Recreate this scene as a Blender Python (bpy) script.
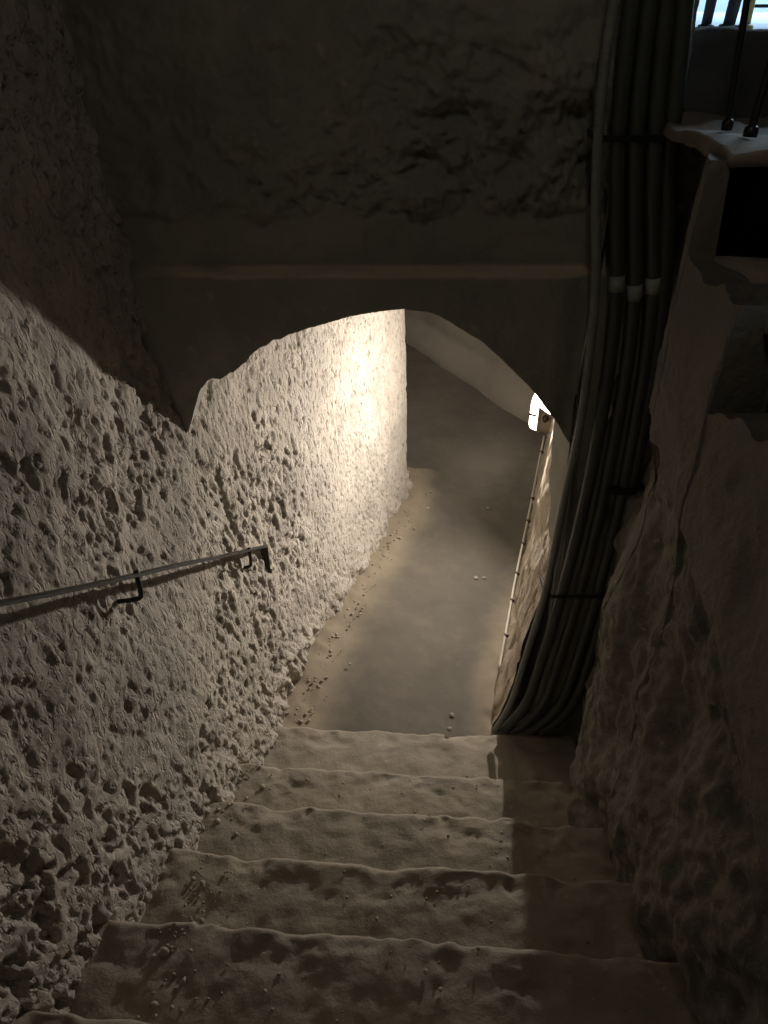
import bpy, bmesh, math, random
import numpy as np
from mathutils import Vector, Matrix

# ------------------------------------------------------------------ clear
for o in list(bpy.data.objects):
    bpy.data.objects.remove(o, do_unlink=True)
SC = bpy.context.scene
COL = SC.collection
random.seed(5)
RNG = np.random.RandomState(11)

# ------------------------------------------------------------------ camera
FPX = 740.0                      # focal length in pixels of the 768x1024 frame
PITCH = math.radians(35.0)
cam_d = bpy.data.cameras.new('camera')
cam_d.sensor_fit = 'VERTICAL'
cam_d.sensor_height = 32.0
cam_d.lens = FPX / 1024.0 * 32.0
cam_d.clip_start = 0.02
cam = bpy.data.objects.new('camera', cam_d)
COL.objects.link(cam)
cam.location = (0, 0, 0)
cam.rotation_euler = (math.pi / 2 - PITCH, 0, 0)
SC.camera = cam

# ------------------------------------------------------------------ world, exposure
w = bpy.data.worlds.new('world')
SC.world = w
w.use_nodes = True
w.node_tree.nodes['Background'].inputs['Color'].default_value = (0.35, 0.55, 1.0, 1)
w.node_tree.nodes['Background'].inputs['Strength'].default_value = 0.02
SC.view_settings.view_transform = 'Standard'
SC.view_settings.look = 'None'
SC.view_settings.gamma = 1.0
SC.view_settings.use_curve_mapping = False
SC.view_settings.exposure = 0.0

LAMP_STRENGTH = 9.0              # glow of the lamp diffusers
TUNNEL_LAMP = 40.0               # watts, lamp behind the arch
STAIR_FILL = 1.7                 # watts, unseen ceiling lamp added as dim ambient light from above
YARD_LIGHT = 420.0
BEND_FILL = 26.0                 # unseen lamp added around the bend to light the far wall

# ------------------------------------------------------------------ maths helpers
CP, SP = math.cos(PITCH), math.sin(PITCH)
def ray(u, v):
    a = (u - 384.0) / FPX
    b = -(v - 512.0) / FPX
    return np.array([a, CP + b * SP, -SP + b * CP])
def at(u, v, Y=None, Z=None, X=None):
    """world point on the sight line of a measured pixel, at a known plane"""
    r = ray(u, v)
    if Y is not None: t = Y / r[1]
    elif Z is not None: t = Z / r[2]
    else: t = X / r[0]
    return tuple(r * t)

def _hash(ix, iy, iz, seed):
    h = (ix.astype(np.int64) * 374761393 + iy.astype(np.int64) * 668265263
         + iz.astype(np.int64) * 2147483647 + seed * 974711)
    h = (h ^ (h >> 13)) * 1274126177
    h = h ^ (h >> 16)
    return (h & 0xFFFF).astype(np.float64) / 32767.5 - 1.0
def vnoise(x, y, z, seed=0):
    x, y, z = np.broadcast_arrays(np.asarray(x, float), np.asarray(y, float), np.asarray(z, float))
    ix, iy, iz = np.floor(x), np.floor(y), np.floor(z)
    fx, fy, fz = x - ix, y - iy, z - iz
    fx = fx * fx * (3 - 2 * fx); fy = fy * fy * (3 - 2 * fy); fz = fz * fz * (3 - 2 * fz)
    r = 0
    for dx in (0, 1):
        wx = fx if dx else 1 - fx
        for dy in (0, 1):
            wy = fy if dy else 1 - fy
            for dz in (0, 1):
                wz = fz if dz else 1 - fz
                r = r + wx * wy * wz * _hash(ix + dx, iy + dy, iz + dz, seed)
    return r
def fbm(x, y, z, octaves=4, seed=0, gain=0.5):
    a, s, f = 1.0, 0.0, 1.0
    for o in range(octaves):
        s = s + a * vnoise(x * f + 13.7 * o, y * f - 7.1 * o, z * f + 3.3 * o, seed + o)
        a *= gain; f *= 2.03
    return s
def sstep(a, b, x):
    t = np.clip((np.asarray(x, float) - a) / (b - a), 0, 1)
    return t * t * (3 - 2 * t)
def smooth_path(pts, n, step=40):
    pts = [np.array(p, float) for p in pts]
    P = [2 * pts[0] - pts[1]] + pts + [2 * pts[-1] - pts[-2]]
    out = []
    for i in range(1, len(P) - 2):
        for k in range(step):
            t = k / step
            out.append(0.5 * ((2 * P[i]) + (-P[i-1] + P[i+1]) * t
                       + (2*P[i-1] - 5*P[i] + 4*P[i+1] - P[i+2]) * t*t
                       + (-P[i-1] + 3*P[i] - 3*P[i+1] + P[i+2]) * t**3))
    out.append(pts[-1])
    out = np.array(out)
    d = np.r_[0, np.cumsum(np.linalg.norm(np.diff(out, axis=0), axis=1))]
    q = np.linspace(0, d[-1], n)
    return np.stack([np.interp(q, d, out[:, k]) for k in range(out.shape[1])], 1), q

# ------------------------------------------------------------------ object helpers
def link(name, me, mat=None, parent=None):
    o = bpy.data.objects.new(name, me)
    COL.objects.link(o)
    if mat is not None and me is not None and not me.materials:
        me.materials.append(mat)
    if parent is not None: o.parent = parent
    return o
def tag(o, label=None, cat=None, group=None, kind=None):
    if label: o['label'] = label
    if cat: o['category'] = cat
    if group: o['group'] = group
    if kind: o['kind'] = kind
    return o
def empty(name, loc=(0, 0, 0)):
    o = bpy.data.objects.new(name, None)
    o.empty_display_size = 0.1
    o.location = loc
    COL.objects.link(o)
    return o
def raw_mesh(name, verts, faces, smooth=True):
    me = bpy.data.meshes.new(name)
    verts = np.asarray(verts, float).reshape(-1, 3)
    if isinstance(faces, np.ndarray):
        me.vertices.add(len(verts)); me.vertices.foreach_set('co', verts.ravel())
        n = len(faces)
        me.loops.add(n * 4); me.loops.foreach_set('vertex_index', faces.ravel().astype(np.int32))
        me.polygons.add(n)
        me.polygons.foreach_set('loop_start', np.arange(0, n * 4, 4, dtype=np.int32))
        me.polygons.foreach_set('loop_total', np.full(n, 4, dtype=np.int32))
        me.update(calc_edges=True)
        me.validate()
    else:
        me.from_pydata([tuple(v) for v in verts], [], faces)
    me.polygons.foreach_set('use_smooth', [smooth] * len(me.polygons))
    me.update()
    return me
def grid_faces(n, m, flip=False, wrap=False):
    i = np.arange(n - 1)[:, None]
    mm = m if wrap else m - 1
    j = np.arange(mm)[None, :]
    j2 = (j + 1) % m
    a = i * m + j; b = i * m + j2; c = (i + 1) * m + j2; d = (i + 1) * m + j
    f = np.stack([a, b, c, d], -1).reshape(-1, 4)
    return f[:, ::-1].copy() if flip else f
def add_attr(me, name, vals):
    at_ = me.attributes.new(name, 'FLOAT', 'POINT')
    at_.data.foreach_set('value', np.asarray(vals, np.float32).ravel())
def tube_mesh(name, pts, rad, seg=12, caps=True):
    pts = np.array(pts, float); n = len(pts)
    rad = np.full(n, rad) if np.isscalar(rad) else np.asarray(rad)
    T = np.gradient(pts, axis=0); T /= np.linalg.norm(T, axis=1)[:, None]
    up = np.array([0, 0, 1.0]) if abs(T[0][2]) < .9 else np.array([1.0, 0, 0])
    N = np.cross(T[0], up); N /= np.linalg.norm(N)
    V = []
    ang = np.linspace(0, 2 * math.pi, seg, endpoint=False)
    for i in range(n):
        N = N - T[i] * N.dot(T[i]); N /= np.linalg.norm(N)
        B = np.cross(T[i], N)
        V.append(pts[i] + rad[i] * (np.cos(ang)[:, None] * N + np.sin(ang)[:, None] * B))
    V = np.concatenate(V)
    F = [tuple(int(k) for k in f) for f in grid_faces(n, seg, wrap=True)]
    if caps:
        F.append(tuple(range(seg))[::-1]); F.append(tuple((n - 1) * seg + k for k in range(seg)))
    me = raw_mesh(name, V, F)
    return me
def box_mesh(name, size, bevel=0.004, seg=2):
    bm = bmesh.new()
    bmesh.ops.create_cube(bm, size=1)
    for v in bm.verts: v.co = Vector((v.co.x * size[0], v.co.y * size[1], v.co.z * size[2]))
    if bevel: bmesh.ops.bevel(bm, geom=bm.edges[:], offset=bevel, segments=seg, affect='EDGES', profile=.5)
    me = bpy.data.meshes.new(name); bm.to_mesh(me); bm.free()
    return me

# ------------------------------------------------------------------ materials
def mat(name, c1, c2, scale=6, rough=.9, bump=.4, bscale=60, c3=None, c3amt=.0, attr=None, attrcol=None,
        bdist=.006, pits=0.0, pscale=70, spec=.3, grime=None, gscale=2.2):
    m = bpy.data.materials.new(name); m.use_nodes = True
    nt = m.node_tree; N = nt.nodes; L = nt.links
    b = N['Principled BSDF']
    b.inputs['Roughness'].default_value = rough
    b.inputs['Specular IOR Level'].default_value = spec
    tc = N.new('ShaderNodeTexCoord')
    def noise(sc, det=6, ro=.6):
        n = N.new('ShaderNodeTexNoise'); n.inputs['Scale'].default_value = sc
        n.inputs['Detail'].default_value = det; n.inputs['Roughness'].default_value = ro
        L.new(tc.outputs['Object'], n.inputs['Vector']); return n
    def ramp(src, a, bb):
        r = N.new('ShaderNodeMapRange'); r.inputs[1].default_value = a; r.inputs[2].default_value = bb
        L.new(src, r.inputs[0]); return r.outputs[0]
    def mix(fac, A, B):
        x = N.new('ShaderNodeMix'); x.data_type = 'RGBA'
        if isinstance(fac, float): x.inputs[0].default_value = fac
        else: L.new(fac, x.inputs[0])
        for k, s in ((6, A), (7, B)):
            if isinstance(s, tuple): x.inputs[k].default_value = (*s, 1)
            else: L.new(s, x.inputs[k])
        return x.outputs[2]
    n1 = noise(scale)
    col = mix(ramp(n1.outputs[0], .33, .67), c1, c2)
    if c3 is not None:
        n2 = noise(scale * 7, 4)
        f = ramp(n2.outputs[0], .62 - c3amt, .72 - c3amt)
        col = mix(f, col, c3)
    if grime is not None:
        n4 = noise(gscale, 7, .65)
        f = ramp(n4.outputs[0], .5, .68)
        col = mix(f, col, grime)
    if attr:
        an = N.new('ShaderNodeAttribute'); an.attribute_name = attr
        n3 = noise(9, 5)
        ad = N.new('ShaderNodeMath'); ad.operation = 'ADD'
        mu = N.new('ShaderNodeMath'); mu.operation = 'MULTIPLY_ADD'
        mu.inputs[1].default_value = .7; mu.inputs[2].default_value = -.35
        L.new(n3.outputs[0], mu.inputs[0]); L.new(mu.outputs[0], ad.inputs[0]); L.new(an.outputs['Fac'], ad.inputs[1])
        ad.use_clamp = True
        col = mix(ad.outputs[0], col, attrcol)
    L.new(col, b.inputs['Base Color'])
    if bump:
        nb = noise(bscale, 8, .65)
        h = nb.outputs[0]
        if pits:
            mp = N.new('ShaderNodeMapping'); mp.inputs['Scale'].default_value = (1, 1, .45)
            L.new(tc.outputs['Object'], mp.inputs['Vector'])
            np_ = N.new('ShaderNodeTexNoise'); np_.inputs['Scale'].default_value = pscale
            np_.inputs['Detail'].default_value = 2
            L.new(mp.outputs[0], np_.inputs['Vector'])
            r = ramp(np_.outputs[0], .36, .46)
            ma = N.new('ShaderNodeMath'); ma.operation = 'MULTIPLY_ADD'
            ma.inputs[1].default_value = pits
            L.new(r, ma.inputs[0]); L.new(h, ma.inputs[2]); h = ma.outputs[0]
        bp = N.new('ShaderNodeBump'); bp.inputs['Strength'].default_value = bump
        bp.inputs['Distance'].default_value = bdist
        L.new(h, bp.inputs['Height']); L.new(bp.outputs[0], b.inputs['Normal'])
    return m
def plain(name, c, rough=.5, metal=0., bump=0, bscale=80, c2=None, spec=.5):
    m = mat(name, c, c2 or tuple(x * .8 for x in c), 14, rough, bump, bscale, bdist=.002, spec=spec)
    m.node_tree.nodes['Principled BSDF'].inputs['Metallic'].default_value = metal
    return m

M = {}
M['plaster'] = mat('plaster_lime', (.48, .43, .37), (.36, .32, .275), 5, .95, .7, 90, c3=(.24, .213, .188), c3amt=.05,
                   bdist=.010, pits=1.1, pscale=60, grime=(.29, .26, .228), gscale=1.7)
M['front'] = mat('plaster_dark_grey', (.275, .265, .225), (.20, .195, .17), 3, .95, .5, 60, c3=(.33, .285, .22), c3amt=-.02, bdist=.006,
                 attr='dust_ledge_light', attrcol=(.52, .44, .33))  # ledge dust tan, brightened so the ledge top looks lit
M['rock'] = mat('rubble_rock', (.22, .20, .165), (.125, .116, .10), 5, .95, .7, 45, c3=(.36, .29, .20), c3amt=.0, bdist=.012,
                attr='smooth', attrcol=(.185, .168, .142))
M['step'] = mat('trodden_cement', (.33, .285, .225), (.24, .21, .17), 4, .92, .55, 70, c3=(.38, .32, .24), c3amt=0., bdist=.006)
M['floor'] = mat('dark_cement_floor', (.130, .114, .092), (.098, .086, .070), 2.5, .8, .3, 50, attr='dust_ledge_light', attrcol=(.27, .222, .16), bdist=.004)
M['tunnel'] = mat('tunnel_plaster', (.42, .355, .275), (.33, .28, .215), 4, .95, .6, 70, c3=(.16, .13, .10), c3amt=.03, bdist=.008)
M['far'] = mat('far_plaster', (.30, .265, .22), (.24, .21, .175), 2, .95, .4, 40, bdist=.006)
M['iron'] = plain('dark_iron', (.035, .035, .034), .45, .6, .3, 120)
M['cable'] = plain('black_cable_jacket', (.055, .060, .054), .45, 0, .08, 40)
M['conduit'] = plain('grey_corrugated_plastic', (.20, .21, .19), .55)
M['tape'] = plain('pale_grey_tape', (.30, .31, .29), .6)
M['housing'] = plain('beige_plastic', (.40, .34, .25), .5)
M['knob'] = plain('dark_brown_plastic', (.07, .05, .035), .5)
M['wirew'] = plain('pale_wire', (.55, .5, .42), .6)
M['stone'] = mat('loose_stone', (.40, .34, .27), (.26, .225, .18), 12, .95, .5, 80)
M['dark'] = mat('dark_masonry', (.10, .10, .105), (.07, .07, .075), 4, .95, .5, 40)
M['tread'] = mat('worn_tread_stone', (.27, .225, .175), (.16, .14, .115), 9, .95, .5, 50)
M['snow'] = mat('pale_courtyard', (.62, .66, .70), (.45, .50, .56), 3, .9, .2, 20)
M['yellow'] = plain('ochre_paint', (.35, .25, .06), .6)
M['wood'] = plain('dark_wood', (.05, .04, .035), .7)
def emis(name, c, s):
    m = bpy.data.materials.new(name); m.use_nodes = True
    b = m.node_tree.nodes['Principled BSDF']
    b.inputs['Base Color'].default_value = (.8, .8, .8, 1)
    b.inputs['Emission Color'].default_value = (*c, 1)
    b.inputs['Emission Strength'].default_value = s
    return m
M['lamp'] = emis('lamp_diffuser', (1.0, .90, .78), LAMP_STRENGTH)
M['lamp2'] = emis('added_lamp_diffuser', (1.0, .86, .68), 12)

FLOOR_Z = -2.72
FRONT_Y = 2.15

# ================================================================== LEFT WALL
LEFT_FOOT = [(-.78, -1.15), (-.72, -.2), (-.655, .6), (-.60, 1.1), (-.555, 1.5), (-.53, 1.85), (-.47, 2.2), (-.385, 2.6),
             (-.26, 2.95), (-.08, 3.45), (.10, 3.95), (.152, 4.1)]
def left_wall():
    p1, _ = smooth_path(LEFT_FOOT, 1000)
    p2, _ = smooth_path([(.152, 4.1), (.160, 4.16), (.10, 4.26), (-.3, 4.75), (-.9, 5.5), (-1.7, 6.6)], 130)
    path = np.concatenate([p1, p2[1:]])
    n = len(path); m = 560
    T = np.gradient(path, axis=0); T /= np.linalg.norm(T, axis=1)[:, None]
    Nn = np.stack([T[:, 1], -T[:, 0]], 1)                  # points to the passage
    z = np.linspace(-2.95, 0.95, m)
    S = np.r_[0, np.cumsum(np.linalg.norm(np.diff(path, axis=0), axis=1))]
    s_corner = S[len(p1) - 1]
    SS, ZZ = np.meshgrid(S, z, indexing='ij')
    Yp = np.repeat(path[:, 1][:, None], m, 1)
    bat = np.interp(path[:, 1], [-1, 2.2, 3.0, 4.2], [.105, .105, .075, .04])[:, None]
    off = -bat * (ZZ - FLOOR_Z)
    rough = 1 - .80 * sstep(2.45, 3.05, Yp + .25 * fbm(SS * 1.5, ZZ * 1.5, 0 * SS, 2, 88))
    O = 0 * SS
    big = fbm(SS * 1.3, ZZ * 1.1, O, 3, 1) * .024
    med = fbm(SS * 7, ZZ * 5, O, 4, 5, .55) * .0085
    fine = fbm(SS * 45, ZZ * 36, O, 2, 9, .6) * .0028
    g = SS * 1.0 + ZZ * .22
    pits = -sstep(.32, .72, fbm(g * 17, ZZ * 9, O, 3, 20, .55)) * .017
    pits2 = -sstep(.22, .62, fbm(g * 38, ZZ * 24, O, 2, 27, .5)) * .014
    pits3 = -sstep(.30, .70, fbm(g * 55, ZZ * 34, O, 2, 97, .5)) * .011
    patchy = .35 + .65 * sstep(-.25, .35, fbm(SS * 2.1, ZZ * 1.8, O, 3, 66))
    d = big * (0.4 + .6 * rough) + (med + fine + (pits + pits2 + pits3) * patchy) * rough
    d = d + (1 - rough) * (pits3 * .7 + .6 * pits2 * sstep(.2, .5, fbm(SS * 5, ZZ * 4, O, 2, 44)))
    # crumbling rubble foot
    foot_h = np.interp(Yp, [0, 1.8, 2.3, 4.2], [.10, .12, .16, .14])
    ground = np.interp(Yp, [-1.2, .33, 1.786, 1.80, 2.1, 9], [-.90, -1.58, -2.47, -2.6, -2.70, -2.72])
    hh = ZZ - ground
    rub = sstep(foot_h * 1.5, foot_h * .3, hh + .05 * fbm(SS * 5, ZZ * 3, 0 * SS, 2, 50))
    d = d + rub * (.2 + .8 * sstep(1.2, 2.2, Yp)) * (.022 + .020 * fbm(SS * 14, ZZ * 16, 0 * SS, 3, 60))
    # corner chips
    d = d + off
    X = path[:, 0][:, None] + Nn[:, 0][:, None] * d
    Y = path[:, 1][:, None] + Nn[:, 1][:, None] * d
    V = np.stack([X, Y, ZZ], -1)
    me = raw_mesh('wall_left', V, grid_faces(n, m, flip=False))
    o = link('wall_left', me, M['plaster'])
    return tag(o, kind='structure')
left_wall()

# ================================================================== FRONT WALL WITH THE ARCH
ARCH_PX = [(186, 436), (196, 404), (212, 384), (250, 352), (300, 328), (350, 313), (405, 307), (440, 315), (482, 340),
           (510, 367), (536, 394), (556, 422), (572, 450)]
ARCH = np.array([(at(u, v, Y=FRONT_Y - .04)[0], at(u, v, Y=FRONT_Y - .04)[2]) for u, v in ARCH_PX])
JAMB_X = ARCH[-1][0]
def arch_z(x):
    return np.interp(x, ARCH[:, 0], ARCH[:, 1])
def front_wall():
    xs = np.r_[np.linspace(-1.05, JAMB_X, 300), np.linspace(JAMB_X + .001, .90, 60)]
    m = 300
    top = 0.95
    zb = np.where(xs <= JAMB_X, arch_z(xs), FLOOR_Z - .1)
    zb = np.where(xs < ARCH[0, 0], ARCH[0, 1] - .8 * np.clip(ARCH[0, 0] - xs, 0, .15), zb)
    zb = zb + np.where(xs <= JAMB_X, fbm(xs * 16, xs * 0, xs * 0, 4, 3) * .018 * (1 - .8 * sstep(-.35, -.05, xs)), 0)
    t = np.linspace(0, 1, m)
    ZZ = zb[:, None] + (top - zb)[:, None] * t[None, :]
    XX = np.repeat(xs[:, None], m, 1)
    rubz = sstep(-.515, -.48, ZZ + .012 * fbm(XX * 9, ZZ * 0, XX * 0, 3, 8))
    patch = .35 + .65 * sstep(-.35, .1, XX + .35 * fbm(XX * 2, ZZ * 2, XX * 0, 2, 70))
    patch = patch * (1 - .75 * sstep(-.18, .05, ZZ + .1 * fbm(XX * 3, ZZ * 3, 0 * XX, 2, 71)))
    rb = fbm(XX * 9, ZZ * 11, XX * 0, 5, 12, .6)
    rid = 1 - np.abs(fbm(XX * 6 + 3, ZZ * 8, XX * 0, 4, 31, .6))
    d = rubz * (.014 + patch * (.034 * rb + .030 * (rid - .6)))
    low = sstep(-.642, -.654, ZZ + .006 * fbm(XX * 8, XX * 0, XX * 0, 4, 18))
    low = low * (.35 + .65 * sstep(-.62, -.40, XX)) * (1 - sstep(.50, .60, XX) * .5)
    d = d + low * (.045 + .004 * fbm(XX * 12, ZZ * 8, 0 * XX, 3, 19))
    d = d + fbm(XX * 1.6, ZZ * 1.6, 0 * XX, 3, 4) * .012 + fbm(XX * 22, ZZ * 22, 0 * XX, 3, 6) * .0022
    band = sstep(-.62, -.60, ZZ) * (1 - rubz)
    d = d - band * .006 * sstep(.2, .7, fbm(XX * 9, ZZ * 12, 0 * XX, 2, 77))
    YY = FRONT_Y - d
    # jamb leans in towards the floor
    lean = -.055 * sstep(-1.15, -1.8, ZZ)
    fade = sstep(.90, JAMB_X, XX) * (XX > JAMB_X - .002)
    XX2 = XX - lean * fade
    XX2 = np.where(XX > JAMB_X, JAMB_X + (XX2 - JAMB_X) * (1 - .52 * sstep(-.42, -.18, ZZ)), XX2)
    XX2 = XX2 + fade * .015 * fbm(ZZ * 6, ZZ * 0, XX * 0, 3, 90)
    front = np.stack([XX2, YY, ZZ], -1)
    n = len(xs)
    V = [front.reshape(-1, 3)]
    F = [grid_faces(n, m, flip=True)]
    # soffit of the arch and inner face of the jamb, 0.32 deep
    edge = [tuple(front[i, 0]) for i in range(300)]
    jamb = [tuple(front[300, k]) for k in range(m - 1, -1, -1) if front[300, k, 2] < ARCH[-1, 1]]
    loop = np.array(edge + jamb)
    base = n * m
    K = 14
    sof = []
    for k in range(K):
        q = loop.copy(); q[:, 1] += .32 * k / (K - 1)
        q[:, 2] += .006 * fbm(q[:, 0] * 9, q[:, 1] * 9, q[:, 2] * 9, 3, 33) * (k > 0)
        q[:, 0] += .006 * fbm(q[:, 0] * 9 + 5, q[:, 1] * 9, q[:, 2] * 9, 3, 34) * (k > 0)
        sof.append(q)
    V.append(np.concatenate(sof)); F.append(grid_faces(K, len(loop)) + base)
    me = raw_mesh('wall_front', np.concatenate(V), np.concatenate(F))
    led = sstep(-.668, -.655, ZZ) * sstep(-.632, -.645, ZZ) * sstep(-.75, -.35, XX + .2 * fbm(XX * 5, 0 * XX, 0 * XX, 3, 5))  # pale ledge strip: dust colour plus painted light along the top
    add_attr(me, 'dust_ledge_light', np.r_[led.ravel() * .8, np.zeros(K * len(loop))])
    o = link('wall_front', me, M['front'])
    return tag(o, kind='structure')
front_wall()

# ================================================================== RIGHT WALL OF THE STAIRWELL
def top_of_string(y):
    return np.where(y > 1.62, -.275, np.where(y > 1.32, -.468, -.665 + (1.25 - y) * .3))
def right_wall():
    ys = np.linspace(-1.15, 2.2, 380)
    m = 330
    t = np.linspace(0, 1, m)
    top = top_of_string(ys) + .016 * fbm(ys * 14, ys * 0, ys * 0, 3, 61) * (ys < 1.62)
    zb = -2.95
    ZZ = zb + (top - zb)[:, None] * t[None, :]
    YY = np.repeat(ys[:, None], m, 1)
    bound = np.interp(YY, [-1, .75, 1.43, 1.75, 1.9, 2.3], [-1.75, -1.22, -.93, -.83, -.72, -.7])
    bound = bound + .05 * fbm(YY * 4, ZZ * 2, 0 * YY, 3, 14)
    sm = sstep(-.012, .02, ZZ - bound)
    base = .655 + .010 * fbm(YY * 1.5, ZZ * 1.5, YY * 0, 2, 2) + .165 * sstep(1.58, 2.04, YY)
    rockd = (1 - .8 * sstep(1.6, 2.0, YY)) * .04 + .026 * fbm(YY * 2.6, ZZ * 2.0, YY * 0, 3, 15) + .024 * fbm(YY * 7, ZZ * 4, YY * 0, 4, 16, .6) \
        + .006 * fbm(YY * 26, ZZ * 18, YY * 0, 3, 17)
    crack = sstep(.25, .7, fbm(YY * 5, ZZ * 3.2, 0 * YY, 3, 35)) * .03
    XX = base + (1 - sm) * (rockd + crack) + sm * (.007 * fbm(YY * 9, ZZ * 9, 0 * YY, 4, 20, .6) + .006 * sstep(.3, .6, fbm(YY * 7, ZZ * 6, 0 * YY, 3, 26)))
    n = len(ys)
    V = np.stack([XX, YY, ZZ], -1).reshape(-1, 3)
    attr = sm.ravel()
    # thickness of the string wall: inner side 5 cm behind
    V2 = np.stack([.695 + .05 * sstep(1.6, 1.5, ys) + .165 * sstep(1.58, 2.04, ys), ys, top], -1)
    V3 = np.stack([np.full(n, .92), ys, np.full(n, -2.95)], -1)
    topi = np.arange(n) * m + (m - 1)
    b2 = n * m
    f1 = grid_faces(n, m, flip=True)
    i = np.arange(n - 1)
    f2 = np.stack([topi[i], b2 + i, b2 + i + 1, topi[i + 1]], -1)
    f3 = np.stack([b2 + i, b2 + n + i, b2 + n + i + 1, b2 + i + 1], -1)
    me = raw_mesh('wall_right', np.concatenate([V, V2, V3]), np.concatenate([f1, f2, f3]))
    add_attr(me, 'smooth', np.r_[attr, np.ones(2 * n)])
    o = link('wall_right', me, M['rock'])
    return tag(o, kind='structure')
right_wall()

# ================================================================== TUNNEL
RIGHT_FOOT = [(.505, 2.16), (.56, 2.42), (.69, 2.9), (.90, 3.65), (1.09, 4.35), (1.30, 5.1)]
def tunnel_right():
    path, S = smooth_path(RIGHT_FOOT, 300)
    m = 180
    z = np.linspace(-2.9, -.55, m)
    T = np.gradient(path, axis=0); T /= np.linalg.norm(T, axis=1)[:, None]
    Nn = np.stack([-T[:, 1], T[:, 0]], 1)
    SS, ZZ = np.meshgrid(S, z, indexing='ij')
    h = ZZ - FLOOR_Z
    d = -(.055 + .075 * sstep(3.1, 2.5, np.repeat(path[:, 1][:, None], m, 1))) * h + .012 * fbm(SS * 2, ZZ * 2, 0 * SS, 3, 3) + .008 * fbm(SS * 9, ZZ * 8, 0 * SS, 4, 5)
    d = d - .014 * sstep(.3, .8, fbm(SS * 16, ZZ * 12, 0 * SS, 2, 8))
    d = d + .02 * sstep(.14, .02, h)
    V = np.stack([path[:, 0][:, None] + Nn[:, 0][:, None] * d, path[:, 1][:, None] + Nn[:, 1][:, None] * d, ZZ], -1)
    o = link('wall_tunnel_right', raw_mesh('wall_tunnel_right', V, grid_faces(len(S), m, flip=True)), M['tunnel'])
    tag(o, kind='structure')
    return path, Nn
TR_PATH, TR_N = tunnel_right()
FAR_FOOT = [(1.75, 4.75), (1.38, 5.0), (1.12, 5.25), (.85, 5.75), (.52, 6.35), (.15, 6.95), (-.45, 7.7), (-1.2, 8.5)]
def tunnel_far():
    path, S = smooth_path(FAR_FOOT, 220)
    m = 120
    z = np.linspace(-2.9, -.55, m)
    T = np.gradient(path, axis=0); T /= np.linalg.norm(T, axis=1)[:, None]
    Nn = np.stack([-T[:, 1], T[:, 0]], 1)
    SS, ZZ = np.meshgrid(S, z, indexing='ij')
    h = ZZ - FLOOR_Z
    d = -.06 * h + .03 * fbm(SS * 1.4, ZZ * 1.4, 0 * SS, 3, 3) + .006 * fbm(SS * 9, ZZ * 8, 0 * SS, 4, 5)
    d = d + .10 * sstep(.25, .0, h)
    V = np.stack([path[:, 0][:, None] + Nn[:, 0][:, None] * d, path[:, 1][:, None] + Nn[:, 1][:, None] * d, ZZ], -1)
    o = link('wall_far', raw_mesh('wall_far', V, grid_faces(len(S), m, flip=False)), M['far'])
    tag(o, kind='structure')
tunnel_far()
def tunnel_floor():
    xs = np.linspace(-1.9, 1.9, 240); ys = np.linspace(2.02, 8.6, 400)
    XX, YY = np.meshgrid(xs, ys, indexing='ij')
    lp = np.array(LEFT_FOOT); rp = np.array(RIGHT_FOOT)
    lx = np.interp(YY, lp[:, 1], lp[:, 0]); rx = np.interp(YY, rp[:, 1], rp[:, 0])
    dl = XX - lx; dr = rx - XX
    lim = (YY < 4.4)
    dl = np.where(lim, dl, 1); dr = np.where(YY < 5.0, dr, 1)
    n1 = fbm(XX * 2.2, YY * 2.2, 0 * XX, 3, 5)
    dust_ledge_light = np.maximum(sstep(.30, .06, dl + .10 * n1), sstep(.20, .03, dr + .05 * n1) * sstep(3.6, 2.7, YY))
    edge = np.maximum(sstep(.22, .0, dl), sstep(.12, .0, dr))
    ZZ = FLOOR_Z + .006 * fbm(XX * 2, YY * 2, 0 * XX, 3, 1) + edge * (.02 + .012 * fbm(XX * 14, YY * 14, 0 * XX, 3, 2)) \
        + .0012 * fbm(XX * 20, YY * 20, 0 * XX, 2, 3)
    me = raw_mesh('floor', np.stack([XX, YY, ZZ], -1), grid_faces(240, 400, flip=True))
    add_attr(me, 'dust_ledge_light', dust_ledge_light * .85)
    tag(link('floor', me, M['floor']), kind='structure')
tunnel_floor()
def tunnel_ceiling():
    xs = np.linspace(-2.0, 2.2, 60); ys = np.linspace(FRONT_Y + .06, 8.6, 90)
    XX, YY = np.meshgrid(xs, ys, indexing='ij')
    ZZ = -.62 + .03 * fbm(XX * 1.5, YY * 1.5, 0 * XX, 3, 1)
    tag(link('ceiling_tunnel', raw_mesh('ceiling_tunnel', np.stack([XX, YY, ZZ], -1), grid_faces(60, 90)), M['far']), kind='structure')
    xs = np.linspace(-1.2, 2.0, 40); ys = np.linspace(-1.3, 2.45, 50)
    XX, YY = np.meshgrid(xs, ys, indexing='ij')
    ZZ = .9 + .02 * fbm(XX * 1.5, YY * 1.5, 0 * XX, 3, 2)
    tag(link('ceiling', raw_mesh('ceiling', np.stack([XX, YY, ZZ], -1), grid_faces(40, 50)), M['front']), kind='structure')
    xs = np.linspace(-1.2, 2.0, 60); zs = np.linspace(-2.9, .95, 60)
    XX, ZZ = np.meshgrid(xs, zs, indexing='ij')
    YY = -1.12 + .02 * fbm(XX * 1.5, ZZ * 1.5, 0 * XX, 3, 2)
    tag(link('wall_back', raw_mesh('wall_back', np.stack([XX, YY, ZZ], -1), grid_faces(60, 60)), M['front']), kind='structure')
tunnel_ceiling()

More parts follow.
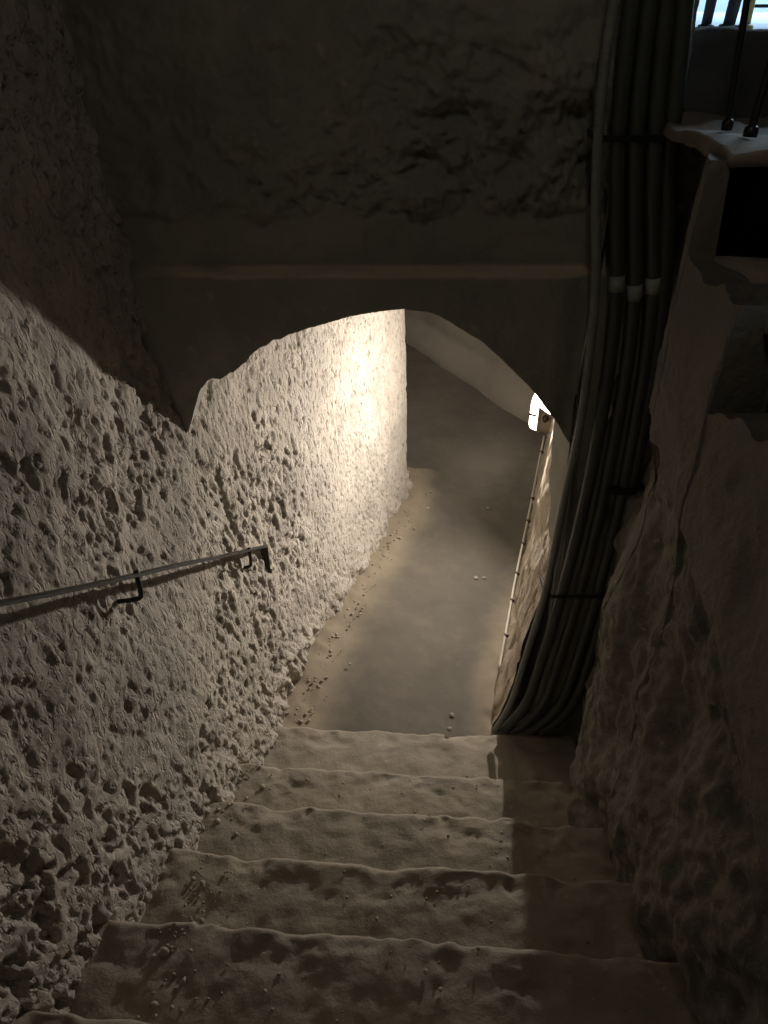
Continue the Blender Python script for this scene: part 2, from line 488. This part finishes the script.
# ================================================================== STAIRS
RISE, RUN, NOSE0, Z0 = .178, .291, 1.786, -2.47
def make_stairs():
    root = empty('cement_staircase', (0, NOSE0, FLOOR_Z))
    tag(root, 'worn cement staircase descending between rough walls to the tunnel arch', 'staircase')
    for k in range(-1, 10):
        zt = Z0 + RISE * k
        yn = NOSE0 - RUN * k if k >= 0 else 2.115
        run = RUN if k >= 0 else .33
        back = yn - run - .06
        depth = RISE + .03 if k >= 0 else .16
        nx = 150 if k < 5 else 40
        x0, x1 = -.86, .82
        xs = np.linspace(x0, x1, nx)
        top = [(y, 0.0) for y in np.linspace(back, yn - .022, 34)]
        nose = [(yn - .022 + .022 * math.sin(a), -.022 * (1 - math.cos(a))) for a in np.linspace(.25, math.pi / 2, 6)]
        riser = [(yn - .01 * q, -.022 - (depth - .022) * q) for q in np.linspace(.15, 1, 8)]
        bot = [(yn - .12, -depth), (back, -depth)]
        prof = np.array(top + nose + riser + bot)
        m = len(prof)
        X = np.repeat(xs[:, None], m, 1)
        Y = np.repeat(prof[:, 0][None, :], nx, 0).copy(); Z = zt + np.repeat(prof[:, 1][None, :], nx, 0)
        if k < 0: sl = -.045
        else: sl = -.075
        Y += sl * X
        nearnose = sstep(yn - .10, yn - .01, prof[:, 0])[None, :]
        istop = (np.arange(m) < len(top) + 6)[None, :]
        Y += nearnose * (.007 * fbm(X * 5, X * 0 + k, X * 0, 3, 3) + .004 * fbm(X * 24, X * 0 + k, X * 0, 2, 4))
        wear = nearnose * istop
        Z += istop * (.004 * fbm(X * 3, Y * 3, X * 0 + k, 3, 6) + .005 * fbm(X * 16, Y * 16, X * 0 + k, 4, 7, .6))
        Z -= wear * (.010 * sstep(-.1, .6, fbm(X * 9, Y * 9, X * 0 + k, 3, 8)))
        # chipped, crumbling band behind the nosing
        band = sstep(yn - .16, yn - .09, prof[:, 0])[None, :] * istop
        Z -= band * .007 * sstep(.15, .55, fbm(X * 13, Y * 20, X * 0 + k, 3, 9))
        V = np.stack([X, Y, Z], -1).reshape(-1, 3)
        V = V - np.array([0, NOSE0, FLOOR_Z])
        F = [tuple(int(q) for q in f) for f in grid_faces(nx, m, wrap=True)]
        F.append(tuple(range(m))); F.append(tuple((nx - 1) * m + q for q in range(m))[::-1])
        link('step', raw_mesh('step', V, F), M['step'], root)
make_stairs()

# ================================================================== TREADS, PARAPET AND YARD AT THE UPPER RIGHT
def rough_slab(name, x0, x1, y0, y1, z0, z1, seed, amp=.008, bev=.012):
    nx, ny, nz = max(4, int((x1 - x0) / .02)), max(4, int((y1 - y0) / .02)), max(3, int((z1 - z0) / .02))
    bm = bmesh.new()
    bmesh.ops.create_cube(bm, size=1)
    for v in bm.verts:
        v.co = Vector(((x0 + x1) / 2 + v.co.x * (x1 - x0), (y0 + y1) / 2 + v.co.y * (y1 - y0), (z0 + z1) / 2 + v.co.z * (z1 - z0)))
    bmesh.ops.bevel(bm, geom=bm.edges[:], offset=bev, segments=2, affect='EDGES', profile=.5)
    bmesh.ops.subdivide_edges(bm, edges=[e for e in bm.edges if e.calc_length() > .06], cuts=14, use_grid_fill=True)
    co = np.array([v.co[:] for v in bm.verts])
    for a in range(3):
        dd = amp * fbm(co[:, 0] * 12 + a * 17, co[:, 1] * 12, co[:, 2] * 12, 4, seed + a, .6)
        for v, q in zip(bm.verts, dd): v.co[a] += q
    me = bpy.data.meshes.new(name); bm.to_mesh(me); bm.free()
    me.polygons.foreach_set('use_smooth', [True] * len(me.polygons))
    return me
for nm, x0, y0, y1, zt, lab in (
        ('stone_tread', .695, 1.61, 2.20, -.258, 'upper worn stone tread beside the cables, with iron bars standing on it'),
        ('stone_tread', .71, 1.30, 1.67, -.478, 'lower worn stone tread at right edge between two dark hollows')):
    me = rough_slab(nm, x0, 1.5, y0, y1, zt - .032, zt, int(y0 * 100), .011, .008)
    tag(link(nm, me, M['tread']), lab, 'stone tread', 'stone treads at the right edge')
# riser walls far back in the hollows, flank wall
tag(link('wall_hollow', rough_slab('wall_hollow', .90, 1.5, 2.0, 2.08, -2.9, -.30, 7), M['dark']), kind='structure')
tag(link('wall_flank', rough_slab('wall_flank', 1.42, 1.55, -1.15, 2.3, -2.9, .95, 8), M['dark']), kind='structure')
tag(link('parapet', rough_slab('parapet', .75, 1.5, 2.21, 2.32, -.40, -.075, 21, .012, .02), M['dark']),
    'low dark parapet block behind the top tread in front of the bluish yard', 'parapet')
# courtyard seen over the parapet
def yard():
    xs = np.linspace(.3, 6.5, 40); ys = np.linspace(2.3, 8, 40)
    XX, YY = np.meshgrid(xs, ys, indexing='ij')
    ZZ = -.13 + .01 * fbm(XX * 3, YY * 3, 0 * XX, 3, 4)
    tag(link('floor_yard', raw_mesh('floor_yard', np.stack([XX, YY, ZZ], -1), grid_faces(40, 40, flip=True)), M['snow']), kind='structure')
    tag(link('wall_yard', rough_slab('wall_yard', .3, 6.5, 8.0, 8.2, -.3, 2.2, 5), M['snow']), kind='structure')
yard()
yl = bpy.data.lights.new('yard_daylight', 'AREA'); yl.energy = YARD_LIGHT; yl.size = 2.5; yl.color = (.55, .78, 1.0)
ylo = bpy.data.objects.new('yard_daylight', yl); COL.objects.link(ylo); ylo.location = (4.2, 6.2, 2.6)

def bar(name, p0, p1, r, mt, label, cat, group=None, foot=True):
    p0, p1 = np.array(p0), np.array(p1)
    root = empty(name, tuple(p0))
    tag(root, label, cat, group)
    q = np.linspace(0, 1, 9)[:, None]
    pts = (p1 - p0) * q
    link('shaft', tube_mesh('shaft', pts, r * (1 + .05 * np.sin(np.arange(9) * 2.1)), 10), mt, root)
    if foot:
        d = (p1 - p0) / np.linalg.norm(p1 - p0)
        link('foot_collar', tube_mesh('foot_collar', [(0, 0, -.004), tuple(d * .004), tuple(d * .014), tuple(d * .018)], [r * 1.6, r * 1.7, r * 1.6, r * 1.1], 12), mt, root)
    return root
b1 = at(727, 128, Z=-.248); b1t = at(747, 0, Y=b1[1])
b2 = at(750, 135, Z=-.248); b2t = at(772, 60, Y=b2[1] + .02)
ext = lambda a, b, k: tuple(np.array(a) + (np.array(b) - np.array(a)) * k)
bar('iron_bar', b1, ext(b1, b1t, 1.6), .0075, M['iron'], 'upright dark iron bar on the top tread, nearer the cables', 'iron bar', 'iron bars on the top tread')
bar('iron_bar', b2, ext(b2, b2t, 2.4), .009, M['iron'], 'slanting dark iron bar on the top tread at the right edge', 'iron bar', 'iron bars on the top tread')
for (u, v, r, mt, du, lab) in ((709, 11, .022, 'wood', 1, 'dark post in the bluish yard nearest the cables'),
                       (731, 14, .026, 'wood', 4, 'leaning dark post in the bluish yard between two others'),
                       (747, 17, .022, 'yellow', -2, 'ochre post in the bluish yard behind the upright iron bar')):
    p = at(u, v, Z=-.13)
    p = at(u, v, Y=min(p[1], 4.0)); p = (p[0], p[1], -.13)
    bar('yard_post', p, (p[0] + du * .012, p[1], .75), r, M[mt], lab, 'post', 'posts in the yard')
# wire rail in the yard
pr = at(760, 6, Y=4.2)
tag(link('yard_rail', tube_mesh('yard_rail', [(pr[0] + x, 4.2, pr[2]) for x in np.linspace(-.06, 1.6, 6)], .007, 8), M['iron']),
    'thin dark horizontal rail in the bluish yard', 'rail')

# ================================================================== CABLES
def cable_path(px, ys, extra=None):
    pts = [at(u, v, Y=y) for (u, v), y in zip(px, ys)]
    return pts
def v_of(px, v):
    vs = [p[1] for p in px]; us = [p[0] for p in px]
    return np.interp(v, vs, us)
VS = [-40, 60, 140, 210, 280, 350, 430, 510, 590, 650, 700, 724, 731]
def cable(us, name, r, m, label, grp, yoff, tape=None, corr=False, vs=VS):
    Yb = [2.045] * len(vs)
    pts = [at(u, v, Y=FRONT_Y - .075 + yoff) for u, v in zip(us, vs)]
    pts = [(pts[0][0] - .03, pts[0][1], .88), (pts[0][0] - .012, pts[0][1], .45)] + pts     # on up to the ceiling
    p, S = smooth_path(pts, 420 if corr else 160)
    rad = r * (1 + .13 * (np.sin(S * 2 * math.pi / .011))) if corr else r
    if corr:
        p, S = smooth_path(pts, 1200)
        rad = r * (1 + .05 * np.sin(S * 2 * math.pi / .010))
    o = tag(link(name, tube_mesh(name, p, rad, 10 if corr else 14), m), label, 'conduit' if corr else 'cable', grp)
    if tape:
        v0, v1 = tape
        za = at(0, v0, Y=FRONT_Y - .08 + yoff)[2]; zb = at(0, v1, Y=FRONT_Y - .08 + yoff)[2]
        sel = p[(p[:, 2] < za) & (p[:, 2] > zb)]
        link('tape_band', tube_mesh('tape_band', sel, r * 1.06, 14), M['tape'], o)
    return o, p
G = 'cables hung beside the arch'
#        -40  60  140  210  280  350  430  510  590  650  700  735  748
cable([ 620, 605, 598, 596, 596, 590, 579, 562, 546, 528, 512, 499, 494], 'corrugated_conduit', .0135, M['conduit'],
      'thin grey corrugated conduit along the left side of the cable bundle', G, -.012, corr=True)
cable([ 637, 625, 618, 617, 617, 611, 599, 583, 563, 545, 528, 510, 500], 'power_cable', .0205, M['cable'],
      'black taped power cable next to the grey conduit', G, 0, (271, 297))
cable([ 655, 643, 636, 635, 635, 629, 616, 600, 580, 562, 545, 524, 512], 'power_cable', .0205, M['cable'],
      'middle black power cable with a pale tape band', G, 0, (277, 303))
cable([ 673, 661, 655, 653, 653, 647, 634, 618, 598, 580, 562, 540, 526], 'power_cable', .0205, M['cable'],
      'black taped power cable farthest from the grey conduit', G, 0, (274, 300))
cable([ 690, 679, 671, 667, 664, 656, 642, 626, 608, 592, 574, 553, 540], 'power_cable', .022, M['cable'],
      'plain black power cable without tape at the outer side of the bundle', G, .004)
# straps that hold the bundle to the wall
def strap(v, u0, u1, label):
    a = at(u0, v, Y=FRONT_Y - .102); b = at(u1, v, Y=FRONT_Y - .102)
    c = ((a[0] + b[0]) / 2, FRONT_Y - .06, a[2])
    wdt = (b[0] - a[0]) / 2
    bm = bmesh.new()
    prof = [(-wdt, .075), (-wdt, -.012), (-wdt * .8, -.040), (wdt * .8, -.040), (wdt, -.012), (wdt, .075)]
    vs = []
    for dz in (-.008, .008):
        for (x, y) in prof: vs.append(bm.verts.new((x, y, dz)))
        for (x, y) in prof[::-1]: vs.append(bm.verts.new((x * .965, y + (.002 if y < 0 else 0), dz)))
    k = len(prof) * 2
    for i in range(k):
        j = (i + 1) % k
        bm.faces.new((vs[i], vs[j], vs[k + j], vs[k + i]))
    h = len(prof)
    for i in range(h - 1):
        bm.faces.new((vs[i], vs[k - 1 - i], vs[k - 2 - i], vs[i + 1]))
        bm.faces.new((vs[k + i], vs[k + i + 1], vs[k + k - 2 - i], vs[k + k - 1 - i]))
    bmesh.ops.recalc_face_normals(bm, faces=bm.faces[:])
    me = bpy.data.meshes.new('cable_strap'); bm.to_mesh(me); bm.free()
    o = link('cable_strap', me, M['iron']); o.location = c
    tag(o, label, 'strap', 'straps around the cables')
strap(139, 597, 672, 'thin metal strap round the cables above the tape bands')
strap(597, 545, 612, 'thin metal strap round the cables near the floor')
# dark bracket stub sticking out of the bundle
pb = at(628, 497, Y=2.02)
br = empty('cable_bracket', (pb[0], 2.06, pb[2])); tag(br, 'dark bracket stub sticking out right of the cables', 'bracket')
link('arm', box_mesh('arm', (.13, .03, .022), .004), M['iron'], br)
pl = link('end_plate', box_mesh('end_plate', (.03, .055, .05), .008), M['iron'], br); pl.location = (.055, -.01, .004)

# ================================================================== HANDRAIL
def handrail():
    p0 = np.array(at(0, 604, X=-.70)); p1 = np.array(at(264, 547, X=-.497))
    d = (p1 - p0)
    pst = p0 - d * .75
    root = empty('handrail', tuple(p1)); tag(root, 'dark flat iron handrail fixed to the rough left wall', 'handrail')
    L = np.linalg.norm(p1 - pst); dirv = (p1 - pst) / L
    side = np.array([1.0, 0, 0]); side -= dirv * side.dot(dirv); side /= np.linalg.norm(side)
    nrm = np.cross(side, dirv); nrm = nrm if nrm[2] > 0 else -nrm
    # flat bar with slight wobble
    n = 60; W, H = .030, .008
    prof = [(-.5, -.3), (-.42, -.5), (.42, -.5), (.5, -.3), (.5, .3), (.42, .5), (-.42, .5), (-.5, .3)]
    V = []
    for i in range(n):
        c = pst + (p1 - pst) * i / (n - 1) - p1
        c = c + nrm * .0015 * math.sin(i * .35) + side * .003 * math.sin(i * .22)
        for a, b in prof: V.append(c + side * a * W + nrm * b * H)
    F = [tuple(int(q) for q in f) for f in grid_faces(n, 8, wrap=True)] + [tuple(range(8))[::-1], tuple((n - 1) * 8 + q for q in range(8))]
    link('rail_bar', raw_mesh('rail_bar', V, F, False), M['iron'], root)
    # turned down end
    e = link('end_plate', box_mesh('end_plate', (W * 1.05, .009, .14), .003), M['iron'], root)
    e.location = (0, .002, -.066)
    # little scroll at the foot of the end plate
    tip = link('end_lip', box_mesh('end_lip', (W * 1.05, .022, .008), .003), M['iron'], root); tip.location = (0.006, .008, -.134)
    for (u, v, dv, uw, vw) in ((137, 577, 606, 104, 614), (249, 550, 569, 219, 574)):
        t = None
        # point on the bar closest to the pixel's sight line
        r = ray(u, v); best = None
        for k in np.linspace(0, 1, 400):
            c = pst + (p1 - pst) * k
            q = c / np.linalg.norm(c); rr = r / np.linalg.norm(r)
            e2 = np.linalg.norm(q - rr)
            if best is None or e2 < best[0]: best = (e2, c)
        c = best[1]
        if u < 0: c = pst + (p1 - pst) * .2
        drop = .085
        a = [c + nrm * -.002, c + np.array([0, 0, -drop * .6]), c + np.array([-.004, 0, -drop * .9]), c + np.array([-.022, 0, -drop]), c + np.array([-.07, -.005, -drop - .004]), c + np.array([-.16, -.01, -drop - .008])]
        p, _ = smooth_path(a, 30, 8)
        link('bracket', tube_mesh('bracket', p - p1, .0065, 10), M['iron'], root)
        ro = tube_mesh('rivet', [(0, 0, 0), (0, 0, .003), (0, 0, .006), (0, 0, .008)], [.009, .009, .007, .002], 10)
        rv = link('rivet', ro, M['iron'], root); rv.location = tuple(c + nrm * .003 - p1)
handrail()

# ================================================================== TUNNEL LAMP
def tunnel_lamp(c, label, glow, turn=0.0):
    c = np.array(c)
    i = int(np.argmin(np.abs(TR_PATH[:, 1] - c[1])))
    nv = TR_N[i]
    ang = math.atan2(nv[1], nv[0]) + turn                      # wall normal towards the passage
    root = empty('wall_lamp', tuple(c)); root.rotation_euler = (0, 0, ang)
    tag(root, label, 'lamp', 'wall lamps in the tunnel')
    if glow:
        l = bpy.data.lights.new('wall_lamp_light', 'AREA'); l.energy = glow; l.color = (1.0, .92, .82)
        l.shape = 'ELLIPSE'; l.size = .10; l.size_y = .07
        lo = bpy.data.objects.new('wall_lamp_light', l); COL.objects.link(lo); lo.parent = root; lo.location = (.075, 0, 0)
        lo.rotation_euler = (0, -math.pi / 2, 0)         # shines along local +x
    # local +x = out of the wall, y = along wall, z = up
    def oval(name, wy, wz, x0, x1, taper, mt, parent=root, seg=36, rows=6):
        V = []
        for k in range(rows):
            q = k / (rows - 1)
            s = 1 - taper * q ** 2.5
            x = x0 + (x1 - x0) * math.sin(q * math.pi / 2)
            for a in np.linspace(0, 2 * math.pi, seg, endpoint=False):
                ca, sa = math.cos(a), math.sin(a)
                e = .55
                V.append((x, wy * s * math.copysign(abs(ca) ** e, ca), wz * s * math.copysign(abs(sa) ** e, sa)))
        F = [tuple(int(z) for z in f) for f in grid_faces(rows, seg, wrap=True)]
        F += [tuple(range(seg))[::-1], tuple((rows - 1) * seg + z for z in range(seg))]
        return link(name, raw_mesh(name, V, F), mt, parent)
    h = oval('housing', .085, .135, -.10, -.005, .06, M['housing'])
    oval('rim', .088, .138, -.012, .004, .02, M['housing'], h)
    oval('diffuser', .078, .128, .0, .062, .35, M['lamp'])
    cl = link('clip', box_mesh('clip', (.020, .018, .012), .003), M['knob'], root); cl.location = (.03, -.074, 0)
    cl = link('clip', box_mesh('clip', (.05, .02, .014), .003), M['knob'], root); cl.location = (.036, .070, 0)
    g = link('cable_gland', tube_mesh('cable_gland', [(-.05, .08, 0), (-.05, .095, 0), (-.05, .10, 0), (-.05, .125, 0)], [.022, .022, .017, .015], 12), M['knob'], root)
    g.location = (0, 0, .0)
tunnel_lamp(at(541, 411, Y=4.35), 'glowing white oval wall lamp in beige housing low in the tunnel', 2.0, -.1)
tunnel_lamp((.88, 3.47, -1.66), 'glowing oval lamp high on the tunnel wall just behind the arch', TUNNEL_LAMP, .72)

# wire clipped along the foot of the tunnel wall
def wall_wire():
    pts = []
    for y, h in ((4.24, .36), (4.12, .30), (3.9, .22), (3.5, .16), (3.1, .13), (2.8, .12), (2.6, .11), (2.45, .10)):
        k = int(np.argmin(np.abs(TR_PATH[:, 1] - y)))
        bt = .055 + .075 * float(sstep(3.1, 2.5, y))
        q = TR_PATH[k] + TR_N[k] * (.034 - bt * h)
        pts.append((q[0], q[1], FLOOR_Z + h))
    p, S = smooth_path(pts, 120)
    p[:, 2] += .006 * fbm(S * 7, S * 0, S * 0, 3, 3)
    root = tag(link('lamp_wire', tube_mesh('lamp_wire', p, .006, 8), M['wirew']),
               'pale thin wire clipped along the tunnel wall below the lamp', 'wire')
    cm = box_mesh('wire_clip', (.022, .016, .022), .004)
    for k in (8, 34, 47, 60, 76, 90, 106):
        o = link('wire_clip', cm, M['knob'], root); o.location = tuple(p[k] + np.array([.006, 0, .0]))
wall_wire()

# ================================================================== ADDED CEILING LAMPS (unseen, ambient light for stairwell and far wall)
def added_round_lamp(loc, label, watts):
    root = empty('added_ceiling_lamp', loc); tag(root, label, 'lamp')
    ang = np.linspace(0, 2 * math.pi, 28, endpoint=False)
    link('base', tube_mesh('base', [(0, 0, .03), (0, 0, .0), (0, 0, -.012)], [.10, .10, .095], 28), M['housing'], root)
    link('globe', tube_mesh('globe', [(0, 0, -.008), (0, 0, -.03), (0, 0, -.05), (0, 0, -.06)], [.085, .08, .055, .02], 28), M['lamp2'], root)
    l = bpy.data.lights.new('added_ceiling_lamp_light', 'POINT'); l.energy = watts; l.color = (1.0, .95, .84); l.shadow_soft_size = .08
    lo = bpy.data.objects.new('added_ceiling_lamp_light', l); COL.objects.link(lo); lo.parent = root; lo.location = (0, 0, -.15)
added_round_lamp((.30, .95, .875), 'unseen round ceiling lamp added above the staircase as ambient light', STAIR_FILL)
added_round_lamp((-.30, 5.4, -.67), 'unseen round ceiling lamp added around the tunnel bend to light the far wall', BEND_FILL)

# ================================================================== LOOSE STONES
def stone_mesh(name, r, seed):
    bm = bmesh.new(); bmesh.ops.create_icosphere(bm, subdivisions=2, radius=r)
    co = np.array([v.co[:] for v in bm.verts])
    d = 1 + .30 * fbm(co[:, 0] / r * 1.3 + seed, co[:, 1] / r * 1.3, co[:, 2] / r * 1.3, 2, seed)
    for v, q in zip(bm.verts, d): v.co *= q; v.co.z *= .65
    me = bpy.data.meshes.new(name); bm.to_mesh(me); bm.free()
    return me
STONES = [
    (428, 508 + 0, .012, FLOOR_Z, 'pale pebble on the dark tunnel floor below the bend'),
    (488, 508, .011, FLOOR_Z, 'small pale pebble on the tunnel floor toward the wire'),
    (476, 578, .014, FLOOR_Z, 'flat pale chip lying mid floor in the tunnel'),
    (484, 578, .012, FLOOR_Z, 'second pale chip touching the one in mid tunnel floor'),
    (452, 715, .012, FLOOR_Z, 'small pebble near the landing edge on the tunnel floor'),
    (449, 729, .011, -2.648, 'dark small pebble right on the landing edge'),
]
for i, (u, v, r, z, lab) in enumerate(STONES):
    p = at(u, v, Z=z + r * .4)
    o = link('pebble', stone_mesh('pebble', r, i + 3), M['stone']); o.location = p; o.rotation_euler = (0, 0, i * 1.3)
    tag(o, lab, 'pebble', 'pebbles on the tunnel floor')
# uncountable grit on the steps and along the foot of the left wall
def grit():
    V, F = [], []
    bm = bmesh.new(); bmesh.ops.create_icosphere(bm, subdivisions=1, radius=1)
    bv = np.array([v.co[:] for v in bm.verts]); bf = [tuple(v.index for v in f.verts) for f in bm.faces]; bm.free()
    def add(x, y, z, r):
        q = bv * (1 + .35 * RNG.uniform(-1, 1, (len(bv), 1))) * np.array([1, RNG.uniform(.7, 1.2), .7]) * r
        b = len(V); V.extend((q + np.array([x, y, z + r * .35])).tolist()); F.extend([tuple(k + b for k in f) for f in bf])
    for k in range(0, 6):
        yn = NOSE0 - RUN * k; zt = Z0 + RISE * k
        for _ in range(70):
            if RNG.rand() < .55: x = -.57 + abs(RNG.normal(0, .05)); 
            else: x = RNG.uniform(-.55, .62)
            y = yn - RNG.uniform(.01, RUN) - .075 * x
            add(x, y, zt, RNG.uniform(.0025, .006) * (2.0 if RNG.rand() < .12 and x < -.45 else 1))
    for _ in range(160):
        y = RNG.uniform(2.2, 4.2)
        lp = np.array(LEFT_FOOT)
        x = np.interp(y, lp[:, 1], lp[:, 0]) + .05 + abs(RNG.normal(0, .06))
        add(x, y, FLOOR_Z + .012, RNG.uniform(.003, .009))
    tag(link('loose_grit', raw_mesh('loose_grit', V, F), M['stone']), 'loose grit and crumbs scattered over steps and wall foot', 'grit', kind='stuff')
grit()
